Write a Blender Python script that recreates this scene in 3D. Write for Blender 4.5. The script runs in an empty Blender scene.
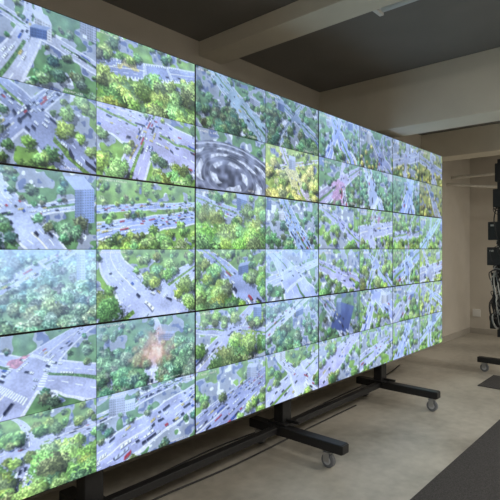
import bpy, bmesh, math, random
import numpy as np
from mathutils import Vector, Matrix

random.seed(4)
scene = bpy.context.scene
scene.view_settings.view_transform = 'Standard'
COL = bpy.context.scene.collection

CAMH = 1.40
F = Vector((0.7454, 0.6666, 0)); R = Vector((0.6666, -0.7454, 0))
WY = 2.03      # screen plane
X0 = 1.818     # seam
PW, PH = 1.2075, 0.682
ZB = CAMH - 1.5*PH - 0.003
CEIL = CAMH + 1.56
YB = 2.75
XE = 8.6

# ---------------------------------------------------------------- materials
def mat(name, color, rough=0.6, metal=0.0, noise=0.0, nscale=20.0, bump=0.0, emis=None, estr=0.0, spec=0.5):
    m = bpy.data.materials.new(name); m.use_nodes = True
    nt = m.node_tree; b = nt.nodes['Principled BSDF']
    b.inputs['Roughness'].default_value = rough
    b.inputs['Metallic'].default_value = metal
    b.inputs['Specular IOR Level'].default_value = spec
    c = (*color, 1)
    b.inputs['Base Color'].default_value = c
    tc = nt.nodes.new('ShaderNodeTexCoord')
    n = nt.nodes.new('ShaderNodeTexNoise'); n.inputs['Scale'].default_value = nscale
    n.inputs['Detail'].default_value = 6
    nt.links.new(tc.outputs['Object'], n.inputs['Vector'])
    if noise > 0:
        r = nt.nodes.new('ShaderNodeValToRGB')
        r.color_ramp.elements[0].position = 0.3; r.color_ramp.elements[1].position = 0.7
        r.color_ramp.elements[0].color = (*[x*(1-noise) for x in color], 1)
        r.color_ramp.elements[1].color = (*[min(1, x*(1+noise)) for x in color], 1)
        nt.links.new(n.outputs['Fac'], r.inputs['Fac'])
        nt.links.new(r.outputs['Color'], b.inputs['Base Color'])
    if bump > 0:
        bp = nt.nodes.new('ShaderNodeBump'); bp.inputs['Strength'].default_value = bump
        bp.inputs['Distance'].default_value = 0.01
        nt.links.new(n.outputs['Fac'], bp.inputs['Height'])
        nt.links.new(bp.outputs['Normal'], b.inputs['Normal'])
    if emis:
        b.inputs['Emission Color'].default_value = (*emis, 1)
        b.inputs['Emission Strength'].default_value = estr
    return m

M_wall = mat('painted_plaster', (0.59, 0.55, 0.485), 0.85, noise=0.06, nscale=2.5, bump=0.05)
M_beam = mat('painted_beam', (0.74, 0.70, 0.60), 0.8, noise=0.05, nscale=3)
M_ceil = mat('grey_ceiling', (0.21, 0.205, 0.195), 0.9, noise=0.07, nscale=2)
M_black = mat('black_powder_coat', (0.012, 0.012, 0.013), 0.45, noise=0.2, nscale=60, bump=0.05)
M_bezel = mat('black_bezel', (0.01, 0.01, 0.011), 0.35)
M_house = mat('black_housing', (0.016, 0.016, 0.017), 0.6, noise=0.2, nscale=30)
M_cable = mat('black_cable', (0.015, 0.015, 0.016), 0.5)
M_cableg = mat('grey_cable', (0.42, 0.42, 0.40), 0.5)
M_steel = mat('zinc_steel', (0.45, 0.45, 0.46), 0.35, metal=0.9)
M_wheel = mat('grey_wheel', (0.16, 0.17, 0.19), 0.45)
M_hub = mat('light_hub', (0.5, 0.52, 0.55), 0.4)
M_white = mat('white_enamel', (0.75, 0.75, 0.73), 0.4)
M_tube = mat('lamp_tube', (0.9, 0.9, 0.9), 0.4, emis=(1.0, 0.94, 0.84), estr=60.0)
M_tube_off = mat('lamp_tube_unlit', (0.85, 0.85, 0.83), 0.3)
M_pipe = mat('pale_conduit', (0.78, 0.76, 0.70), 0.5, noise=0.05)
M_base = mat('baseboard_paint', (0.42, 0.39, 0.34), 0.6, noise=0.05)

# floor
def floor_mat():
    m = mat('worn_floor', (0.42, 0.39, 0.33), 0.42)
    nt = m.node_tree; b = nt.nodes['Principled BSDF']
    tc = nt.nodes.new('ShaderNodeTexCoord')
    n1 = nt.nodes.new('ShaderNodeTexNoise'); n1.inputs['Scale'].default_value = 1.3; n1.inputs['Detail'].default_value = 8
    n2 = nt.nodes.new('ShaderNodeTexNoise'); n2.inputs['Scale'].default_value = 14; n2.inputs['Detail'].default_value = 8
    mx = nt.nodes.new('ShaderNodeMath'); mx.operation = 'MULTIPLY_ADD'; mx.inputs[1].default_value = 0.35
    r = nt.nodes.new('ShaderNodeValToRGB')
    r.color_ramp.elements[0].position = 0.48; r.color_ramp.elements[1].position = 0.82
    r.color_ramp.elements[0].color = (0.28, 0.258, 0.215, 1)
    r.color_ramp.elements[1].color = (0.52, 0.485, 0.415, 1)
    for n in (n1, n2): nt.links.new(tc.outputs['Object'], n.inputs['Vector'])
    nt.links.new(n2.outputs['Fac'], mx.inputs[0]); nt.links.new(n1.outputs['Fac'], mx.inputs[2])
    nt.links.new(mx.outputs[0], r.inputs['Fac']); nt.links.new(r.outputs['Color'], b.inputs['Base Color'])
    rr = nt.nodes.new('ShaderNodeMapRange'); rr.inputs['To Min'].default_value = 0.25; rr.inputs['To Max'].default_value = 0.5
    nt.links.new(n1.outputs['Fac'], rr.inputs['Value']); nt.links.new(rr.outputs[0], b.inputs['Roughness'])
    return m
M_floor = floor_mat()
M_mat = mat('grey_carpet', (0.072, 0.068, 0.066), 0.95, noise=0.35, nscale=160, bump=0.6, spec=0.1)

# ---------------------------------------------------------------- mesh helpers
def finish(bm, name, m, smooth=False):
    me = bpy.data.meshes.new(name); bm.to_mesh(me); bm.free()
    me.materials.append(m)
    if smooth:
        for p in me.polygons: p.use_smooth = True
    o = bpy.data.objects.new(name, me); COL.objects.link(o)
    return o

def add_box(bm, lo, hi, bev=0.0):
    lo = Vector(lo); hi = Vector(hi)
    r = bmesh.ops.create_cube(bm, size=1)
    vs = r['verts']; s = hi-lo; c = (hi+lo)/2
    for v in vs:
        v.co = Vector((v.co.x*s.x+c.x, v.co.y*s.y+c.y, v.co.z*s.z+c.z))
    if bev > 0:
        es = list({e for v in vs for e in v.link_edges})
        bmesh.ops.bevel(bm, geom=es, offset=bev, segments=2, affect='EDGES', profile=0.5)

def boxes(name, lst, m, bev=0.0):
    bm = bmesh.new()
    for lo, hi in lst: add_box(bm, lo, hi, bev)
    return finish(bm, name, m)

def add_cyl(bm, p, axis, r, L, seg=24, r2=None):
    q = Vector((0, 0, 1)).rotation_difference(Vector(axis).normalized())
    Mx = Matrix.Translation(Vector(p)) @ q.to_matrix().to_4x4()
    bmesh.ops.create_cone(bm, cap_ends=True, segments=seg, radius1=r, radius2=r if r2 is None else r2, depth=L, matrix=Mx)

def tube(name, pts, r, m, seg=8, sub=6):
    P = [Vector(p) for p in pts]
    out = []
    n = len(P)
    for i in range(n-1):
        p0 = P[max(i-1, 0)]; p1 = P[i]; p2 = P[i+1]; p3 = P[min(i+2, n-1)]
        for k in range(sub):
            t = k/sub
            out.append(0.5*((2*p1)+(p2-p0)*t+(2*p0-5*p1+4*p2-p3)*t*t+(3*p1-p0-3*p2+p3)*t**3))
    out.append(P[-1])
    bm = bmesh.new(); rings = []
    for i, p in enumerate(out):
        d = (out[min(i+1, len(out)-1)]-out[max(i-1, 0)]).normalized()
        u = d.orthogonal().normalized() if i == 0 else (pu-d*pu.dot(d)).normalized()
        pu = u; w = d.cross(u)
        rings.append([bm.verts.new(p+u*math.cos(a)*r+w*math.sin(a)*r) for a in [2*math.pi*j/seg for j in range(seg)]])
    for a, b in zip(rings, rings[1:]):
        for j in range(seg):
            bm.faces.new((a[j], a[(j+1) % seg], b[(j+1) % seg], b[j]))
    bm.faces.new(rings[0][::-1]); bm.faces.new(rings[-1])
    return finish(bm, name, m, True)

def empty(name, loc, label, cat):
    e = bpy.data.objects.new(name, None); e.location = loc
    e.empty_display_size = 0.1
    COL.objects.link(e); e['label'] = label; e['category'] = cat
    return e

def par(child, parent):
    """child geometry is authored in world coordinates"""
    bpy.context.view_layer.update()
    child.parent = parent
    child.matrix_parent_inverse = parent.matrix_world.inverted()

def struct(o):
    o['kind'] = 'structure'; return o

# ---------------------------------------------------------------- room shell
XW, YS = -2.5, -3.2
T = 0.12
struct(boxes('floor', [((XW-T, YS-T, -T), (XE+T, YB+T, 0))], M_floor))
struct(boxes('ceiling', [((XW-T, YS-T, CEIL), (XE+T, YB+T, CEIL+T))], M_ceil))
struct(boxes('wall_north', [((XW-T, YB, 0), (XE+T, YB+T, CEIL))], M_wall))
struct(boxes('wall_east', [((XE, YS, 0), (XE+T, YB, CEIL))], M_wall))
struct(boxes('wall_south', [((XW-T, YS-T, 0), (XE+T, YS, CEIL))], M_wall))
struct(boxes('wall_west', [((XW-T, YS, 0), (XW, YB, CEIL))], M_wall))
struct(boxes('trim_1', [((2.50, YS, CEIL-0.11), (2.735, YB, CEIL))], M_beam, 0.004))
struct(boxes('trim_2', [((4.11, YS, CAMH+1.07), (4.45, YB, CEIL))], M_beam, 0.006))
struct(boxes('trim_3', [((6.60, YS, CAMH+1.224), (6.95, YB, CEIL))], M_beam, 0.006))
struct(boxes('baseboard_east', [((XE-0.012, YS, 0), (XE, YB, 0.09))], M_base, 0.002))
struct(boxes('baseboard_north', [((XW, YB-0.012, 0), (XE-0.012, YB, 0.09))], M_base, 0.002))

def carpet(name, lo, hi, label):
    o = boxes(name, [(lo, hi)], M_mat, 0.003)
    o['label'] = label; o['category'] = 'carpet'
    return o
carpet('carpet_runner', (-1.5, -1.2, 0.0), (5.1, 1.16, 0.009), 'dark grey carpet runner laid on the pale floor')
carpet('dark_floor_sheet', (5.3, 0.2, 0.0), (5.85, 1.62, 0.009), 'thin dark grey sheet on the floor beside the equipment stand')  # thin dark area of floor near the equipment stand, built as a flat slab

# ---------------------------------------------------------------- video painter
def vnoise(rng, h, w, gh, gw):
    g = rng.random((gh+2, gw+2))
    y = np.linspace(0, gh, h); x = np.linspace(0, gw, w)
    yi = y.astype(int); xi = x.astype(int); fy = y-yi; fx = x-xi
    fy = (fy*fy*(3-2*fy))[:, None]; fx = (fx*fx*(3-2*fx))[None]
    a = g[yi][:, xi]; b = g[yi][:, xi+1]; c = g[yi+1][:, xi]; d = g[yi+1][:, xi+1]
    return (a*(1-fx)+b*fx)*(1-fy)+(c*(1-fx)+d*fx)*fy

def C(r, g, b): return np.array([r, g, b], float)/255.

CARS = [C(252,252,255)]*5+[C(22,26,45)]*5+[C(200,206,220)]*2+[C(185,45,50), C(45,75,170), C(225,200,90)]

def blur(a):
    p = np.pad(a, ((1, 1), (1, 1), (0, 0)), mode='edge')
    v = (p[:-2]+2*p[1:-1]+p[2:])/4
    return (v[:, :-2]+2*v[:, 1:-1]+v[:, 2:])/4

def video(w, h, seed, roads=((20,0,.32),(100,0.1,.3)), trees=90, green=(120,165,60), tint=(170,172,192),
          cars=36, build=1, plaza=False, burst=False, red=None, yellow=False, haze=.35, tsize=.10, dark=1.0,
          zebra=None, rows=True, fence=False, zoom=None, bare=None, towers=(), k=None, square=None):
    rng = np.random.default_rng(seed)
    S = 2; W, H = w*S, h*S
    t = np.linspace(1, 0, H)[:, None]*np.ones((1, W))
    s = (np.linspace(-1, 1, W)[None]*np.ones((H, 1)))*1.78/2
    kk = rng.uniform(.45, .8)
    if k is None: k = kk
    if zoom is None: zoom = rng.uniform(.8, 1.5)
    if zebra is None: zebra = rng.random() < .3
    if bare is None: bare = rng.uniform(.36, .6)
    v = 1-t*k
    n1 = vnoise(rng, H, W, 6, 9); n2 = vnoise(rng, H, W, 24, 40); n3 = vnoise(rng, H, W, 60, 100); n4 = vnoise(rng, H, W, 12, 20)
    wp = (n1-.5)*.05
    curve = rng.uniform(-.25, .25)
    GX = (s/v+wp+curve*(1/v-1)**2)*zoom*.8; GY = (1/v-1.0+wp)*zoom
    img = C(184,188,196)[None, None]*(.75+.3*n1[..., None])
    gm = ((n1*.65+n4*.35) > bare)[..., None]
    img = np.where(gm, (np.array(green)/255.)*(.6+.5*n4[..., None]), img)
    img = np.where(((n4*.7+n2*.3 > .68) & ~gm[..., 0])[..., None], C(232,232,235), img)
    img = np.where(((n4*.7+n2*.3 < .30) & ~gm[..., 0])[..., None], C(95,104,135), img)
    GC = (0.05+rng.uniform(-.3,.3), .5*zoom+rng.uniform(-.2,.25))
    roadc = np.array(tint)/255.*.97+.05
    onroad = np.zeros((H, W), bool)
    locs = []
    for (ang, off, wd) in roads:
        a = math.radians(ang); dx, dy = math.cos(a), math.sin(a)
        px, py = GX-GC[0], GY-GC[1]
        al = px*dx+py*dy; ac = -px*dy+py*dx-off
        locs.append((al, ac, wd))
        side = np.abs(ac) < wd*.5+.04
        img = np.where((side & ~onroad)[..., None], C(228,226,230)*(.92+.1*n3[..., None]), img)
    for (al, ac, wd) in locs:
        on = np.abs(ac) < wd*.5
        img = np.where(on[..., None], roadc*(.82+.24*n1[..., None]+.07*(n3[..., None]-.5)), img)
        onroad |= on
    nearroad = np.zeros((H, W), bool)
    for i, (al, ac, wd) in enumerate(locs):
        nearroad |= (np.abs(ac) > wd*.5+.02) & (np.abs(ac) < wd*.5+.13)
        far = np.abs(al) > .35
        md = rng.random()
        if md < .5:
            img = np.where(((np.abs(ac) < .03) & far)[..., None], np.array(green)/255.*(.5+.6*n3[..., None]), img)
        else:
            img = np.where(((np.abs(ac) < .012) & far)[..., None], C(240,232,205), img)
        for q in (-.25, .25):
            l2 = (np.abs(ac-q*wd) < .006) & (np.mod(al*5, 1) < .5) & far
            img = np.where(l2[..., None], C(245,245,250), img)
        if zebra and i < 2:
            for e in (-.34, .34):
                z = (np.abs(al-e) < .045) & (np.abs(ac) < wd*.46) & (np.mod(ac*26, 1) < .5)
                img = np.where(z[..., None], C(246,247,252), img)
        if fence:
            l2 = (np.abs(np.abs(ac)-wd*.46) < .03) & (np.mod(al*14, 1) < .4)
            img = np.where(l2[..., None], C(245,245,248), img)
    nearroad &= ~onroad
    if red is not None:
        a = (np.hypot((GX-red[0])*.9, GY-red[1])+(n4-.5)*.35 < red[2])
        img = np.where(a[..., None], img*.4+.6*np.array(red[3])/255.*(.65+.6*n3[..., None]), img)
    if square is not None:
        a = (np.abs(s-square[0]-(t-square[1])*.5) < square[2]) & (np.abs(t-square[1]+(s-square[0])*.25) < square[2]*.8)
        img = np.where(a[..., None], np.array(square[3])/255.*(.9+.15*n4[..., None]), img)
        onroad |= a
    if plaza:
        px, py = s+.10, (t-.30)
        sc_ = 1-.55*t
        py = py/sc_*1.0; px = px/sc_*.55+py*.18
        d = np.hypot(px, py)+(n4-.5)*.03; ang = np.arctan2(py, px)
        img = np.where((d < 1.0)[..., None], C(104,104,116)*(.5+.95*n4[..., None]), img)
        tw = ang+d*2.2
        band = (np.mod(d*4.6, 1) < .40) & (np.mod(tw*5/(2*math.pi), 1) < .62) & (d > .16) & (d < .86)
        img = np.where(band[..., None], C(222,220,225)*(.72+.4*n2[..., None]), img)
        thin = (np.mod(d*13, 1) < .25) & (d > .3) & (d < .86) & ~band
        img = np.where(thin[..., None], img*.65+C(190,190,198)*.35, img)
        img = np.where(((np.abs(d-.90) < .025))[..., None], C(200,198,205), img)
        onroad |= (d < .95)
    for _ in range(int(cars*1.5)):
        al, ac, wd = locs[rng.integers(len(locs))]
        ca = rng.uniform(-1.6, 2.0); lane = (rng.integers(6)-2.5)/6*wd
        L, B = rng.uniform(.036, .052), .019
        if rng.random() < .1: L *= 2.2
        da = al-ca; dc = ac-lane
        img = np.where(((np.abs(da-.012) < L) & (np.abs(dc+.016) < B))[..., None], img*.6, img)
        c = CARS[rng.integers(len(CARS))]
        img = np.where(((np.abs(da) < L) & (np.abs(dc) < B))[..., None], c, img)
        wn = (np.abs(np.abs(da)-L*.45) < L*.14) & (np.abs(dc) < B*.8)
        img = np.where(wn[..., None], c*.45+.1, img)
    items = []
    for _ in range(int(trees*1.9)):
        ty = rng.random()*1.08-.06; tx = rng.random()
        r = int(min(H-1, max(0, (1-ty)*H))); c = int(tx*(W-1))
        if onroad[r, c] and rng.random() > .015: continue
        if not gm[r, c, 0] and not nearroad[r, c] and rng.random() > .10: continue
        if rows and not nearroad[r, c] and rng.random() < .25: continue
        items.append((ty, tx, 't', rng.uniform(.5, 1.3) if not nearroad[r, c] else rng.uniform(.5, .8)))
    for _ in range(build):
        items.append((rng.uniform(.55, .95), rng.random(), 'b', (rng.uniform(.08, .18), rng.uniform(.10, .26), [(115,132,170), (175,175,186), (215,210,205), (90,106,145)][rng.integers(4)])))
    for tw in towers:
        items.append((tw[1], tw[0], 'b', (tw[2], tw[3], tw[4])))
    items.sort(key=lambda q: -q[0])
    g0 = np.array(green)/255.
    yy0, xx0 = np.mgrid[0:H, 0:W]
    for ty, tx, kd, sz in items:
        vv = 1-ty*k
        cx = tx*W; cy = (1-ty)*H
        if kd == 't':
            rad = tsize*H*vv*sz*1.1
            gc = g0*rng.uniform(.52, 1.18)+np.array([rng.uniform(-.07, .10), 0, rng.uniform(-.03, .11)])
            if yellow and rng.random() < .35: gc = C(222,205,95)
            x0, x1 = int(max(0, cx-rad*1.4)), int(min(W, cx+rad*1.4)); y0, y1 = int(max(0, cy-rad*1.4)), int(min(H, cy+rad*1.4))
            if x1 <= x0 or y1 <= y0: continue
            yy = yy0[y0:y1, x0:x1]; xx = xx0[y0:y1, x0:x1]
            u = (xx-cx)/rad; q = (yy-cy)/rad
            a3 = n3[y0:y1, x0:x1]-.5; a2 = n2[y0:y1, x0:x1]-.5
            wob = a3*.45+a2*.5
            d = np.hypot(u, q*1.12)+wob
            ds = np.hypot(u-.35, (q-.4)*1.2)+wob
            sub = img[y0:y1, x0:x1]
            sub = np.where((ds < .9)[..., None], sub*.58, sub)
            lit = np.clip(.83-.24*u-.42*q+a3*.8+a2*.3, .26, 1.7)
            tc_ = gc*lit[..., None]+np.clip(lit-1.0, 0, 1)[..., None]*np.array([.55,.52,.38])
            f = np.clip((.95-d)/.14, 0, 1)[..., None]
            img[y0:y1, x0:x1] = sub*(1-f)+tc_*f
        else:
            bw = sz[0]*W; bh = sz[1]*H; bc = np.array(sz[2])/255.
            rf = bh*.4; sk = rng.uniform(-.6, .6)
            sl = (xx0-cx)*rng.uniform(-.2, .2)
            fr = (np.abs(xx0-cx) < bw/2) & (yy0+sl < cy) & (yy0+sl > cy-bh)
            win = (np.mod((yy0+sl-cy)/(H*.035), 1) < .5) & (np.mod(xx0/(W*.02), 1) < .65)
            shade = np.where(xx0 < cx-bw*.1, .82, 1.0)[..., None]
            img = np.where(fr[..., None], np.where(win[..., None], bc*.68, bc)*shade, img)
            qy = cy-bh-yy0-sl
            rfm = (qy >= 0) & (qy < rf) & (np.abs(xx0-cx-sk*qy*2) < bw/2)
            img = np.where(rfm[..., None], bc*.5+C(210,212,222)*.5, img)
    if burst:
        d = np.hypot((s-.08)*.9, (t-.52)*1.25)+(n4-.5)*.22+(n2-.5)*.10
        f = np.clip((.42-d)/.32, 0, 1)[..., None]*.85
        img = img*(1-f)+C(236,152,100)*f
        f = np.clip((.16-d)/.15, 0, 1)[..., None]*.9
        img = img*(1-f)+C(255,236,200)*f
    hz = (haze*.95*(.25+.85*t)*(.75+.5*n1))[..., None]
    img = img*(1-hz)+C(202,226,253)*hz
    img = np.clip(img*(.96+.08*n3[..., None])*dark, 0, 1)
    img = img.reshape(h, S, w, S, 3).mean(axis=(1, 3))
    img = blur(img)*.35+img*.65
    lum = img.mean(axis=2, keepdims=True)
    img = img*.96+lum*.04
    img = (img-.5)*1.14+.51
    img = img*np.array([.94, .99, 1.07])*.96+np.array([.03, .045, .075])
    ht = 3
    def stamp(r0, c0, n):
        c = c0
        for i in range(n):
            if rng.random() < .18: c += 2; continue
            g = rng.random((ht, 2)) < .7
            rr = img[r0:r0+ht, c:c+2]
            if rr.shape[:2] == g.shape: img[r0:r0+ht, c:c+2] = np.where(g[..., None], rr*.4+.57, rr)
            c += 3
    stamp(3, 4, int(w*.09))
    if rng.random() < .5: stamp(h-ht-3, int(w*.72), int(w*.06))
    return img

G1 = (130,172,60); G2 = (102,144,78); G3 = (174,200,68)
# [column][tile row 0..5][0 left,1 right]
D = {
 0: [
  [dict(roads=((62,.25,.42),(-25,.1,.3)), trees=50, build=4, green=G2, tint=(196,196,208), tsize=.10, dark=.95, bare=.5, zebra=False,
        towers=((.55,.60,.12,.12,(60,80,130)),)),
   dict(roads=((14,.1,.45),), trees=100, green=G1, red=(-.55,.75,.16,(235,205,70)), build=0, tint=(140,146,180), cars=8, tsize=.2, fence=True, zoom=1.0, bare=.35)],
  [dict(roads=((-35,0,.5),(40,.2,.3)), trees=70, green=G1, cars=100, tint=(146,150,180), tsize=.15, dark=.92, build=0, zebra=False, zoom=1.4),
   dict(roads=((-12,-.05,.85),(70,0,.5)), trees=70, green=G1, cars=120, tint=(180,172,202), tsize=.15, build=0, zebra=False, zoom=1.3, bare=.4)],
  [dict(roads=((-50,-.2,.4),(15,0,.25)), trees=90, green=G2, cars=50, build=0, tsize=.13, tint=(188,194,216), bare=.4, zoom=1.3,
        towers=((.90,.35,.16,.45,(130,146,186)),)),
   dict(roads=((12,-.15,.42),(10,.5,.3)), trees=120, green=G1, cars=110, tint=(160,172,218), tsize=.11, build=0, zebra=False, zoom=1.3, bare=.35)],
  [dict(roads=((30,.1,.25),), trees=190, green=(135,172,112), haze=.7, tsize=.12, build=1, tint=(196,200,224), bare=.3, zoom=1.3, towers=((.87,.55,.07,.4,(205,215,235)),)),
   dict(roads=((-40,-.1,.5),(35,0,.45)), trees=80, green=G1, tint=(190,192,218), tsize=.22, build=0, cars=30, zebra=False, zoom=.9, bare=.4)],
  [dict(roads=((55,.0,.7),(-20,.05,.55)), trees=40, green=G2, tint=(180,180,206), cars=60, tsize=.13, build=0, zebra=True, zoom=1.05, red=(-.4,.9,.12,(205,80,85))),
   dict(roads=((75,0,.32),), trees=140, green=G2, burst=True, build=1, tsize=.14, tint=(196,192,208), bare=.34, haze=.45)],
  [dict(roads=((5,.35,.5),(80,0,.2)), trees=120, green=G1, tsize=.2, build=0, tint=(192,190,212), cars=30, zebra=False, bare=.36, zoom=1.0),
   dict(roads=((14,-.2,.45),(12,.5,.25)), trees=45, green=G2, build=2, cars=120, tint=(176,176,208), tsize=.12, zebra=False, zoom=1.3,
        towers=((.25,.7,.2,.12,(200,205,225)),))]],
 1: [
  [dict(roads=((-38,.0,.55),), trees=110, green=G2, build=1, tint=(158,180,190), tsize=.12, dark=.9, zebra=False, zoom=1.3),
   dict(roads=((-30,.1,.4),(60,.2,.25)), trees=130, green=G2, tint=(140,156,178), tsize=.12, dark=.88, zebra=False, zoom=1.4)],
  [dict(roads=((10,.9,.2),), trees=16, green=G2, plaza=True, build=0, cars=4, dark=.96, haze=.25, rows=False),
   dict(roads=((-55,-.15,.4),(20,.3,.2)), trees=70, green=(176,196,74), tint=(200,182,188), yellow=True, red=(-.1,.55,.5,(226,215,90)), tsize=.16, zoom=1.1, bare=.3, zebra=False)],
  [dict(roads=((-20,.2,.45),), trees=80, green=G1, tsize=.28, tint=(170,176,206), zoom=1., bare=.4),
   dict(roads=((-50,0,.6),), trees=80, green=G2, tsize=.12, cars=90, build=2, tint=(152,172,206), zoom=1.5, zebra=False)],
  [dict(roads=((-48,.0,.45),), trees=110, green=G1, tsize=.18, tint=(146,152,186), bare=.35, zoom=.9, zebra=False),
   dict(roads=((-60,0,.8),(20,.1,.35)), trees=40, green=G2, tint=(182,188,228), cars=18, haze=.6, zoom=1.)],
  [dict(roads=((50,.1,.45),(-15,.1,.4)), trees=60, green=G1, tsize=.28, tint=(176,174,200), cars=40, zoom=1., zebra=False),
   dict(roads=((25,.1,.35),), trees=130, green=G2, tint=(204,204,226), tsize=.12, haze=.5, zoom=1.5)],
  [dict(roads=((28,-.1,.9),), trees=50, green=G1, tint=(150,152,188), cars=140, tsize=.15, zoom=1.3, zebra=False),
   dict(roads=((28,.0,.8),(-40,0,.3)), trees=60, green=G1, tint=(200,200,224), cars=40, tsize=.15, zebra=True, zoom=1.2)]],
 2: [
  [dict(trees=80, tint=(140,152,205), green=G2, build=3, haze=.5), dict(trees=70, green=G2, yellow=True, tint=(155,160,192), build=3, dark=.88)],
  [dict(trees=70, green=G2, red=(-.1,.35,.30,(205,130,165)), tint=(175,162,190), zoom=1.2), dict(trees=110, green=(116,164,100), tint=(165,176,204))],
  [dict(trees=70, green=G1, tint=(168,166,204), roads=((-35,0,.5),), tsize=.16), dict(trees=80, green=G1, tint=(182,182,206), red=(0,.8,.13,(200,110,145)), zoom=1)],
  [dict(trees=75, green=G1, tint=(176,170,206), roads=((-25,0,.5),), tsize=.15), dict(trees=80, green=G1, tint=(160,170,206), tsize=.16)],
  [dict(trees=50, green=G2, tint=(150,155,190), roads=((-40,0,.3),), dark=.9, build=3, zoom=1., square=(.1,.45,.42,(62,76,130))), dict(trees=70, green=G1, build=3, tint=(166,172,218))],
  [dict(trees=60, green=G1, tint=(190,180,218), roads=((30,0,.6),), tsize=.16), dict(trees=80, green=G1, tint=(186,186,216), roads=((20,0,.5),))]],
 3: [
  [dict(trees=90, green=(140,160,80), yellow=True, build=2, dark=.9), dict(trees=60, green=(180,182,80), yellow=True, dark=.85, bare=.3)],
  [dict(trees=70, green=G2, tint=(150,168,215), haze=.45), dict(trees=70, green=(185,184,78), yellow=True, dark=.86, bare=.3)],
  [dict(trees=90, green=G1, tsize=.16), dict(trees=70, green=G1, tint=(168,196,222), haze=.5)],
  [dict(trees=90, green=G1, tint=(155,170,206)), dict(trees=90, green=G3)],
  [dict(trees=70, green=G1, roads=((40,0,.5),), tsize=.15), dict(trees=90, green=G3, tint=(168,180,220))],
  [dict(trees=70, green=G1, tint=(162,176,214), build=2), dict(trees=80, green=G1, tint=(172,184,215))]],
}
RES = {0: (208, 117), 1: (152, 86), 2: (104, 58), 3: (80, 45)}

def screen_mat():
    m = bpy.data.materials.new('video_screen'); m.use_nodes = True
    nt = m.node_tree; b = nt.nodes['Principled BSDF']
    b.inputs['Base Color'].default_value = (0.01, 0.01, 0.012, 1)
    b.inputs['Roughness'].default_value = 0.4
    b.inputs['Specular IOR Level'].default_value = 0.3
    at = nt.nodes.new('ShaderNodeAttribute'); at.attribute_name = 'video'
    nt.links.new(at.outputs['Color'], b.inputs['Emission Color'])
    b.inputs['Emission Strength'].default_value = 1.0
    return m
M_screen = screen_mat()

def srgb2lin(a):
    a = np.clip(a, 0, 1)
    return np.where(a <= .04045, a/12.92, ((a+.055)/1.055)**2.4)

def screen_mesh(name, x0, x1, z0, z1, y, canvas):
    h, w, _ = canvas.shape
    xs = np.linspace(x0, x1, w); zs = np.linspace(z1, z0, h)
    co = np.zeros((h, w, 3), np.float32)
    co[..., 0] = xs[None]; co[..., 1] = y; co[..., 2] = zs[:, None]
    idx = np.arange(h*w).reshape(h, w)
    a = idx[:-1, :-1]; b = idx[1:, :-1]; c = idx[1:, 1:]; d = idx[:-1, 1:]
    quads = np.stack([a, b, c, d], -1).reshape(-1, 4)
    me = bpy.data.meshes.new(name)
    nf = len(quads)
    me.vertices.add(h*w); me.vertices.foreach_set('co', co.ravel())
    me.loops.add(nf*4); me.loops.foreach_set('vertex_index', quads.ravel().astype(np.int32))
    me.polygons.add(nf); me.polygons.foreach_set('loop_start', np.arange(0, nf*4, 4, dtype=np.int32))
    me.update(calc_edges=True); me.validate()
    at = me.attributes.new('video', 'FLOAT_COLOR', 'POINT')
    rgba = np.ones((h*w, 4), np.float32); rgba[:, :3] = srgb2lin(canvas.reshape(-1, 3))
    at.data.foreach_set('color', rgba.ravel())
    me.materials.append(M_screen)
    o = bpy.data.objects.new(name, me); COL.objects.link(o)
    return o

LAB = [['junction and highway', 'tree lined avenue', 'road crossing'],
       ['boulevard and plaza', 'green treetop avenue', 'curved road'],
       ['bluish pink street', 'lilac road', 'dark blue square'],
       ['yellow foliage street', 'green park road', 'pale road and lawn']]
g = 0.0015
for c in range(4):
    for r in range(3):
        xa = X0+(c-1)*PW+g; xb = xa+PW-2*g
        zt = ZB+3*PH-r*PH-g; zb = zt-PH+2*g
        w, h = RES[c]
        rows = []
        for tr in range(2):
            line = []
            for tc in range(2):
                kw = dict(D[c][r*2+tr][tc])
                if 'roads' not in kw:
                    rg = random.Random(c*100+r*10+tr*2+tc)
                    kw['roads'] = ((rg.uniform(-60, 60), 0, .4), (rg.uniform(60, 120), .1, .25))
                im = video(w, h, 1000+c*97+r*31+tr*7+tc, **kw)
                im = np.clip(im, 0, 1)
                if tc == 0: im[:, -1:] *= .5
                if tr == 0: im[-1:] *= .5
                line.append(im)
            rows.append(np.concatenate(line, 1))
        canvas = np.concatenate(rows, 0)
        root = empty('video_wall_display', (xa+PW/2, WY+0.02, zb), 'thin bezel video wall display with '+LAB[c][r]+' feeds', 'display screen')
        root['group'] = 'displays of the video wall'
        bz = 0.003
        sc = screen_mesh('screen', xa+bz, xb-bz, zb+bz, zt-bz, WY+0.0008, canvas); par(sc, root)
        be = boxes('bezel', [((xa, WY, zb), (xa+bz, WY+.01, zt)), ((xb-bz, WY, zb), (xb, WY+.01, zt)),
                             ((xa+bz, WY, zt-bz), (xb-bz, WY+.01, zt)), ((xa+bz, WY, zb), (xb-bz, WY+.01, zb+bz))], M_bezel)
        par(be, root)
        ho = boxes('housing', [((xa, WY+.01, zb), (xb, WY+.045, zt)), ((xa+.12, WY+.045, zb+.1), (xb-.12, WY+.062, zt-.1))], M_house, 0.002)
        par(ho, root)
        for bx in (xa+.3, xb-.34):
            mb = boxes('mounting_bracket', [((bx, WY+.06, zb+.08), (bx+.04, WY+.08, zt-.08))], M_black, 0.002)
            par(mb, root)

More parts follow.
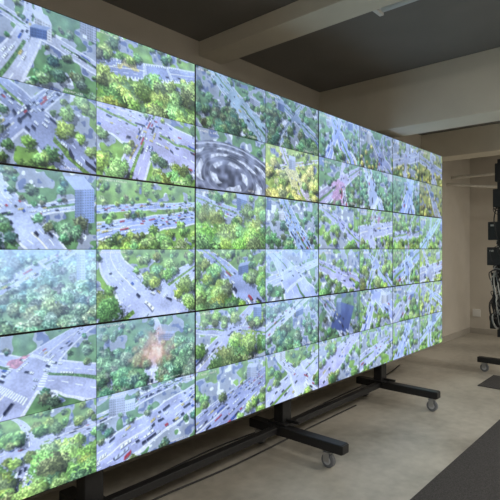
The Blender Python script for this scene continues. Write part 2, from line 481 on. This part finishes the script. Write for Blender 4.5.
# ---------------------------------------------------------------- stand frame
stand = empty('video_wall_stand', (2.77, 2.14, 0), 'black steel floor stand on casters carrying the video wall', 'display stand')
SX = [1.25, 2.69, 4.22]
AZ0, AZ1 = 0.115, 0.178
top = ZB+3*PH
def caster(x, y, zt, owner):
    bm = bmesh.new()
    add_cyl(bm, (x, y, zt-.006), (0, 0, 1), .024, .012)
    add_box(bm, (x-.03, y-.03, zt-.016), (x+.03, y+.03, zt-.010), .002)
    add_box(bm, (x-.027, y-.018, .042), (x-.022, y+.024, zt-.012), .001)
    add_box(bm, (x+.022, y-.018, .042), (x+.027, y+.024, zt-.012), .001)
    ca = finish(bm, 'caster', M_steel); par(ca, owner); ca['label'] = 'zinc plated swivel caster'
    bm = bmesh.new()
    add_cyl(bm, (x, y, .046), (1, 0, 0), .046, .034, 32)
    es = [e for e in bm.edges if abs(e.verts[0].co.x-e.verts[1].co.x) < 1e-5]
    bmesh.ops.bevel(bm, geom=es, offset=.005, segments=3, affect='EDGES')
    wh = finish(bm, 'wheel', M_wheel); par(wh, ca)
    bm = bmesh.new(); add_cyl(bm, (x, y, .046), (1, 0, 0), .025, .041, 24)
    hb = finish(bm, 'wheel_hub', M_hub); par(hb, ca)
for i, x in enumerate(SX):
    px = x+.06 if i == 1 else x
    o = boxes('post', [((px-.05, 2.11, AZ1), (px+.05, 2.19, top-.04)), ((px-.075, 2.07, AZ1), (px+.075, 2.23, AZ1+.012)),
                       ((px-.012, 2.0, AZ1+.012), (px+.012, 2.11, AZ1+.03))], M_black, 0.004); par(o, stand)
    f = boxes('foot', [((x-.04, 1.61, AZ0), (x+.04, 2.38, AZ1)), ((x-.037, 1.604, AZ0+.004), (x+.037, 1.61, AZ1-.004))], M_black, 0.006); par(f, stand)
    for y in (1.66 if i == 2 else 1.73, 2.31): caster(x, y, AZ0, stand)
o = boxes('base_rail', [((1.27-1.3, 2.115, AZ0+.012), (4.27+.04, 2.165, AZ1-.006))], M_black, 0.004); par(o, stand)
for r in range(3):
    for dz in (.16, PH-.18):
        z = ZB+r*PH+dz
        o = boxes('mounting_rail', [((X0-PW+.05, WY+.08, z), (X0+3*PW-.05, WY+.10, z+.045))], M_black, 0.003); par(o, stand)
        o['label'] = 'horizontal black mounting rail'
def thing_cable(pts, r, m, label, group=None):
    o = tube('power_cable', pts, r, m); o['label'] = label; o['category'] = 'cable'
    if group: o['group'] = group
    return o
thing_cable([(0.3,2.46,.007),(0.9,2.50,.007),(1.6,2.43,.007),(2.4,2.48,.007),(3.2,2.44,.007),(4.1,2.48,.007),(5.0,2.50,.007),(5.6,2.6,.007)], .006, M_cable,
            'black power cable lying on the floor behind the stand', 'floor cables')
thing_cable([(0.4,2.23,.007),(1.0,2.20,.007),(1.7,2.22,.007),(2.3,2.19,.007),(3.1,2.21,.007),(3.9,2.22,.007)], .006, M_cable,
            'black power cable lying on the floor under the stand', 'floor cables')

# ---------------------------------------------------------------- side equipment stand
sx, sy = 5.98, 1.50
eq = empty('equipment_stand', (sx, sy, 0), 'black upright equipment stand with mounted boxes and hanging cables', 'equipment stand')
o = boxes('post', [((sx-.045, sy-.05, .165), (sx+.045, sy+.05, 2.52)), ((sx-.07, sy-.07, .165), (sx+.07, sy+.07, .178))], M_black, 0.004); par(o, eq)
o = boxes('foot', [((sx-.04, .95, .105), (sx+.04, 1.82, .165))], M_black, 0.006); par(o, eq)
o = boxes('back_plate', [((sx-.06, sy-.30, .42), (sx-.045, sy+.10, 2.40))], M_black, 0.002); par(o, eq)
for y in (1.05, 1.75): caster(sx, y, .105, eq)
for i, (z0, z1, yo) in enumerate([(2.14, 2.34, .10), (1.86, 2.06, .12), (1.50, 1.70, .17), (1.22, 1.42, .18), (1.00, 1.14, .13), (0.78, .90, .12), (0.52, .68, .15)]):
    bm = bmesh.new()
    add_box(bm, (sx-.16, sy-.18, z0), (sx-.045, sy+yo, z1), .006)
    for k in range(5):
        add_box(bm, (sx-.163, sy-.10+k*.035, z0+.03), (sx-.159, sy-.08+k*.035, z1-.03), 0)
    o = finish(bm, 'control_box', M_house); par(o, eq); o['label'] = 'black vented control box'
    if i > 1:
        bm = bmesh.new(); add_box(bm, (sx-.168, sy+yo-.07, z1-.05), (sx-.16, sy+yo-.03, z1-.03))
        l = finish(bm, 'connector', M_cableg); par(l, o); l['label'] = 'pale grey plug connector'
rg = random.Random(3)
for i in range(60):
    z0 = rg.choice([1.90, 1.52, 1.25, 1.25, 1.02, 1.02, 1.0, .80]); ya = sy+rg.uniform(-.1, .10); yb = sy+rg.uniform(-.04, .15); zl = z0-rg.uniform(.12, .50)
    zl = max(zl, .25)
    m = M_cableg if i % 3 == 0 else M_cable
    o = tube('cable', [(sx-.10, ya, z0), (sx-.15, ya+.02, z0-.06), (sx-.18-rg.uniform(0, .04), yb, (z0+zl)/2), (sx-.17, yb-.04, zl), (sx-.05, sy, zl+.08)], rg.choice([.004, .005, .007]), m)
    par(o, eq)
    if m is M_cableg: o['label'] = 'light grey cable'

# ---------------------------------------------------------------- conduits & lamps & socket
def pipe(pts, r, label, sub=4):
    o = tube('conduit_pipe', pts, r, M_pipe, 10, sub); o['label'] = label; o['category'] = 'pipe'; return o
pipe([(7.75, YB+.005, 2.50), (7.75, 1.4, 2.50), (7.75, YS-.005, 2.50)], .022, 'thin pale conduit pipe spanning the room under the beam')
pipe([(7.55, YB+.005, 2.38), (7.58, 1.9, 2.27), (7.62, .9, 2.20), (7.65, YS-.005, 2.16)], .018, 'thin pale sagging conduit spanning the room end')
o = boxes('wall_socket', [((XE-.022, 2.58, .28), (XE, 2.70, .40)), ((XE-.026, 2.61, .31), (XE-.02, 2.67, .37))], M_white, .003)
o['label'] = 'white power socket on the end wall'; o['category'] = 'socket'

def lamp(x, y, on, L=1.2):
    e = empty('ceiling_lamp', (x, y, CEIL), 'white enamelled linear ceiling lamp', 'ceiling lamp')
    e['group'] = 'linear ceiling lamps'
    b = boxes('lamp_body', [((x-.07, y-L/2, CEIL-.06), (x+.07, y+L/2, CEIL)), ((x-.08, y-L/2-.01, CEIL-.075), (x+.08, y-L/2+.02, CEIL)),
                            ((x-.08, y+L/2-.02, CEIL-.075), (x+.08, y+L/2+.01, CEIL))], M_white, .004); par(b, e)
    bm = bmesh.new()
    add_cyl(bm, (x, y, CEIL-.078), (0, 1, 0), .016, L-.1, 16)
    t = finish(bm, 'lamp_tube', M_tube if on else M_tube_off, True); par(t, e)
lamp(2.82, 1.47-.6, False)
def area(x, y, z, sx_, sy_, power, rot=(0, 0, 0), col=(1, .96, .895)):
    l = bpy.data.lights.new('lamp_light', 'AREA'); l.shape = 'RECTANGLE'; l.size = sx_; l.size_y = sy_; l.energy = power; l.color = col
    o = bpy.data.objects.new('lamp_light', l); o.location = (x, y, z); o.rotation_euler = rot; COL.objects.link(o)
for x, y, p in ((0.4, -1.0, 56), (3.5, -1.3, 44), (5.6, -0.9, 36)):
    lamp(x, y, True)
    area(x, y, CEIL-.11, .16, 1.2, p)
lamp(7.4, -0.9, False)
area(7.4, -0.9, CEIL-.11, .16, 1.2, 38)

w = bpy.data.worlds.new('w'); scene.world = w; w.use_nodes = True
w.node_tree.nodes['Background'].inputs[0].default_value = (.5, .5, .5, 1)
w.node_tree.nodes['Background'].inputs[1].default_value = 0.1

# ---------------------------------------------------------------- camera
cam = bpy.data.cameras.new('camera'); co = bpy.data.objects.new('camera', cam); COL.objects.link(co)
cam.sensor_width = 36; cam.lens = 36*492/500; cam.shift_y = -0.002
co.location = (0, 0, CAMH)
co.rotation_euler = F.to_track_quat('-Z', 'Y').to_euler()
scene.camera = co
